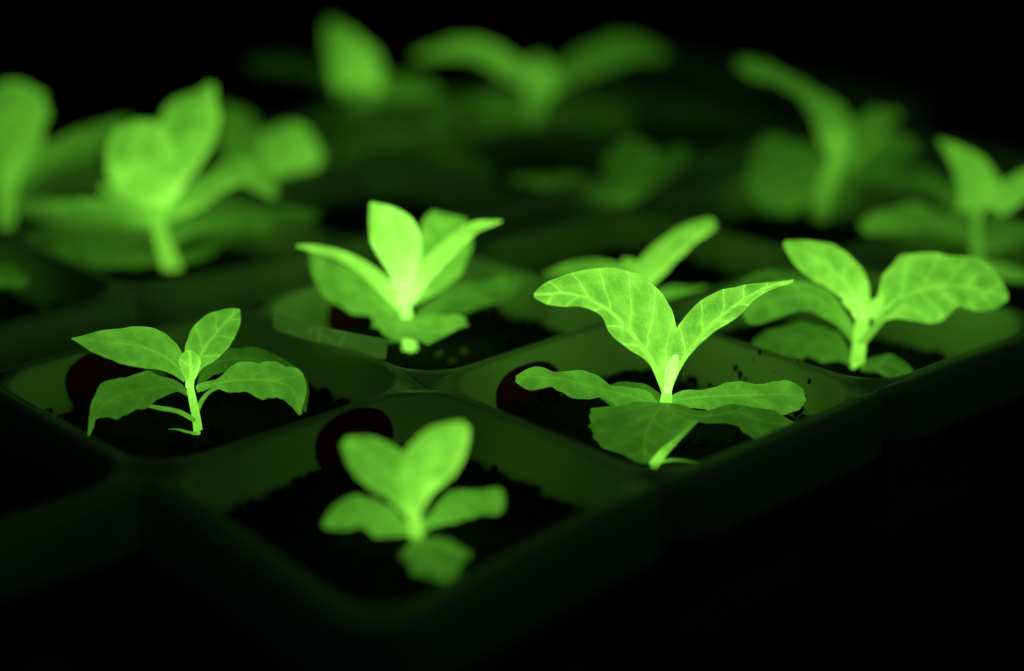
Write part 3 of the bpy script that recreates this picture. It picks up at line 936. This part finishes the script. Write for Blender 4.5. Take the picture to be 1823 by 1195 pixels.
leaf(Hp, [(312, 458, .2), (360, 448, .4), (410, 420, .6)], [(0, 5, 5), (.4, 12, 14), (1, 5, 5)], .09, a=45, vein=.1)
leaf(Hp, [(296, 400, .8), (400, 392, 1.4), (565, 384, 1.8)], [(0, 8, 8), (.4, 20, 22), (.8, 20, 26), (1, 6, 6)], .13, a=40, wave=3, vein=.1)

# --- P
Pp = plant('tobacco_seedling', (492, 350), 'blurred seedling showing one disc-shaped leaf above a bright leaf foot')
tube('stem', Pp, [(491, 356), (490, 345), (494, 322)], [20, 20, 18], [.5, .5, .45])
leaf(Pp, [(492, 338, -.1), (508, 304, -.2), (515, 268, -.2), (518, 220, -.1)], [(0, 18, 18), (.25, 38, 40), (.5, 54, 52), (.75, 50, 48), (.92, 30, 30), (1, 12, 12)], .42, a=0, cupd=-.1, vein=.1)
leaf(Pp, [(486, 330, .4), (444, 262, .9), (398, 186, 1.1)], [(0, 10, 10), (.4, 40, 40), (.8, 28, 28), (1, 6, 6)], .155, a=-10, vein=.1)
leaf(Pp, [(500, 340, 0), (524, 342, -.1), (552, 352, -.2)], [(0, 10, 10), (.5, 18, 16), (1, 6, 6)], .12, a=30, vein=.1, nu=18)

# --- Q
Q = plant('tobacco_seedling', (12, 398), 'blurred seedling with a tall rounded leaf cut off by the frame and slender stem')
tube('stem', Q, [(10, 404), (12, 360), (16, 320), (18, 296)], [13, 14, 15, 18], [.36, .4, .46, .5])
leaf(Q, [(18, 305, -.1), (26, 262, -.2), (26, 215, -.2), (4, 150, 0)], [(0, 18, 18), (.25, 46, 42), (.5, 60, 58), (.75, 56, 62), (.92, 30, 38), (1, 10, 10)], .34, a=0, cupd=-.15, vein=.1, base=1.2)
leaf(Q, [(22, 335, .1), (80, 286, .3), (150, 256, .5), (235, 212, .7)], [(0, 10, 10), (.3, 26, 26), (.7, 26, 30), (1, 6, 6)], .17, a=35, vein=.1)
leaf(Q, [(22, 362, -.1), (90, 376, -.3), (170, 392, -.4)], [(0, 8, 8), (.4, 18, 18), (1, 6, 6)], .13, a=45, vein=.1)
leaf(Q, [(14, 330, .1), (-40, 300, .2), (-100, 290, .3)], [(0, 10, 10), (.4, 26, 26), (1, 6, 6)], .2, a=-35, vein=.1)

# --- R
Rp = plant('tobacco_seedling', (-58, 548), 'low dim seedling, only one leaf tip reaching into the frame')
tube('stem', Rp, [(-58, 554), (-56, 530), (-52, 505)], [14, 13, 13], [.2, .2, .25])
leaf(Rp, [(-52, 512, 0), (0, 490, -.2), (48, 502, -.4)], [(0, 8, 8), (.4, 18, 18), (.8, 16, 16), (1, 5, 5)], .11, a=45, wave=3, vein=.1)
leaf(Rp, [(-54, 510, 0), (-100, 470, 0), (-150, 450, 0)], [(0, 8, 8), (.4, 24, 24), (1, 5, 5)], .25, a=-30, vein=.1)
leaf(Rp, [(-54, 508, .1), (-40, 470, .3), (-50, 420, .5)], [(0, 8, 8), (.5, 24, 24), (1, 5, 5)], .3, a=0, vein=.1)


# ------------------------------------------------------------------ tag in cell B
def on_x(px, py, x):
    v = ray(px, py)
    return CAM + (x - CAM[0]) / v[0] * v


TL, TR, BR, BL = [on_x(*p, x) for p, x in (((486, 556), .0515), ((692, 604), .0618), ((687, 641), .0650), ((487, 586), .0545))]
tag_e = bpy.data.objects.new('plant_tag', None)
tag_e.empty_display_size = 0.01
tb = (BL + BR) / 2
tag_e.location = tb
col.objects.link(tag_e)
tag(tag_e, 'plastic plant tag marked 1-7 lying against the wall beside the brightest seedling', 'tag')
nrm = np.cross(TR - TL, BL - TL)
nrm /= np.linalg.norm(nrm)
if nrm @ D_ > 0:
    nrm = -nrm
NX, NY = 170, 26
STROKES = [[(.33, .42), (.365, .22), (.40, .12), (.415, .10), (.418, .35), (.42, .60), (.422, .9)],
           [(.475, .44), (.50, .50), (.525, .56)],
           [(.545, .13), (.60, .12), (.640, .12), (.630, .35), (.605, .62), (.575, .92)]]
ASP = float(np.linalg.norm(TR - TL) / np.linalg.norm(BL - TL))


def pen(u, w):
    best = 9.0
    for st in STROKES:
        for (a, b_), (c, d) in zip(st[:-1], st[1:]):
            ax, ay, bx, by = a * ASP, b_, c * ASP, d
            t = ((u * ASP - ax) * (bx - ax) + (w - ay) * (by - ay)) / ((bx - ax) ** 2 + (by - ay) ** 2)
            t = min(1, max(0, t))
            best = min(best, math.hypot(u * ASP - ax - t * (bx - ax), w - ay - t * (by - ay)))
    return best < 0.07


vs, fs, mi = [], [], []
for i in range(NX + 1):
    for j in range(NY + 1):
        u, w = i / NX, j / NY
        p = (TL * (1 - u) + TR * u) * (1 - w) + (BL * (1 - u) + BR * u) * w
        p = p + nrm * (0.0005 * math.sin(u * 3.1) + 0.0002 * math.sin(w * 3.1))
        vs.append(p)
for i in range(NX):
    for j in range(NY):
        u, w = (i + .5) / NX, (j + .5) / NY
        cu, cw = min(u, 1 - u) * ASP, min(w, 1 - w)
        if cu < .12 and cw < .12 and math.hypot(.12 - cu, .12 - cw) > .12:
            continue                                   # rounded corners
        fs.append((i * (NY + 1) + j, (i + 1) * (NY + 1) + j, (i + 1) * (NY + 1) + j + 1, i * (NY + 1) + j + 1))
        mi.append(1 if pen(u, w) else 0)
for nm_, want, mt_ in (('tag_strip', 0, M_TAG), ('writing', 1, M_INK)):
    ff = [f for f, q in zip(fs, mi) if q == want]
    used = sorted({k for f in ff for k in f})
    ix = {k: n for n, k in enumerate(used)}
    mesh_obj(nm_, [vs[k] for k in used], [tuple(ix[k] for k in f) for f in ff], mt_, tag_e, tb)

# ------------------------------------------------------------------ perlite granules and wall dirt
for k, (px, py, r) in enumerate(((782, 632, .0009), (806, 646, .0011), (828, 628, .0009))):
    c = on_z(px, py, SOIL_Z + 0.0004)
    rng = random.Random(k)
    vs, fs = [], []
    for i in range(7):
        for j in range(10):
            th, fi = math.pi * i / 6, 2 * math.pi * j / 10
            q = r * (1 + .3 * noise.noise(Vector((math.cos(fi) * 2, math.sin(fi) * 2, th + k * 9))))
            vs.append(c + q * np.array([math.sin(th) * math.cos(fi), math.sin(th) * math.sin(fi), .8 * math.cos(th)]))
    for i in range(6):
        for j in range(10):
            fs.append((i * 10 + j, i * 10 + (j + 1) % 10, (i + 1) * 10 + (j + 1) % 10, (i + 1) * 10 + j))
    ob = mesh_obj('perlite_granule', vs, fs, M_PERL, None, c)
    tag(ob, 'pale perlite granule on black soil at the foot of the brightest seedling', 'granule', 'perlite granules in the soil')

# soil specks stuck to the inner walls of the cell with the veined V
rng = random.Random(31)
vs, fs = [], []


def speck(c, n_, r):
    a = np.cross(n_, [0, 0, 1.0])
    a /= np.linalg.norm(a)
    b_ = np.cross(n_, a)
    k0 = len(vs)
    ph = rng.random() * 6
    for k in range(7):
        an = 2 * math.pi * k / 7
        q = r * rng.uniform(.5, 1.25)
        vs.append(c + a * math.cos(an + ph) * q * .8 + b_ * math.sin(an + ph) * q * 1.2 - n_ * 0.0002)
    vs.append(c + n_ * r * .55)
    for k in range(7):
        fs.append((k0 + k, k0 + (k + 1) % 7, k0 + 7))


def wall_hit(px, py, cells_i=1):
    """point on the far right wall of that cell"""
    z = -0.005
    for _ in range(6):
        p = on_x(px, py, (cells_i + .5) * S + wall_half(z))
        z = min(p[2], -0.0005)
    return p


wn = np.array([-1.0, 0, .13])
wn /= np.linalg.norm(wn)
for (px, py, r) in ((1352, 628, .00075), (1310, 656, .0010), (1318, 668, .0012), (1326, 676, .0007), (1342, 640, .0004), (1420, 642, .0004), (1441, 680, .0007), (1432, 706, .0006), (1424, 728, .0013), (1416, 738, .0011), (1378, 662, .0003), (1288, 640, .0004), (1402, 690, .0004), (1365, 690, .0006)):
    speck(wall_hit(px, py), wn, r)
ob = mesh_obj('soil_specks', vs, fs, M_SOIL, None, wall_hit(1352, 628), smooth=False)
tag(ob, 'dark soil specks stuck to the inner wall behind the veined V', 'soil', None, 'stuff')
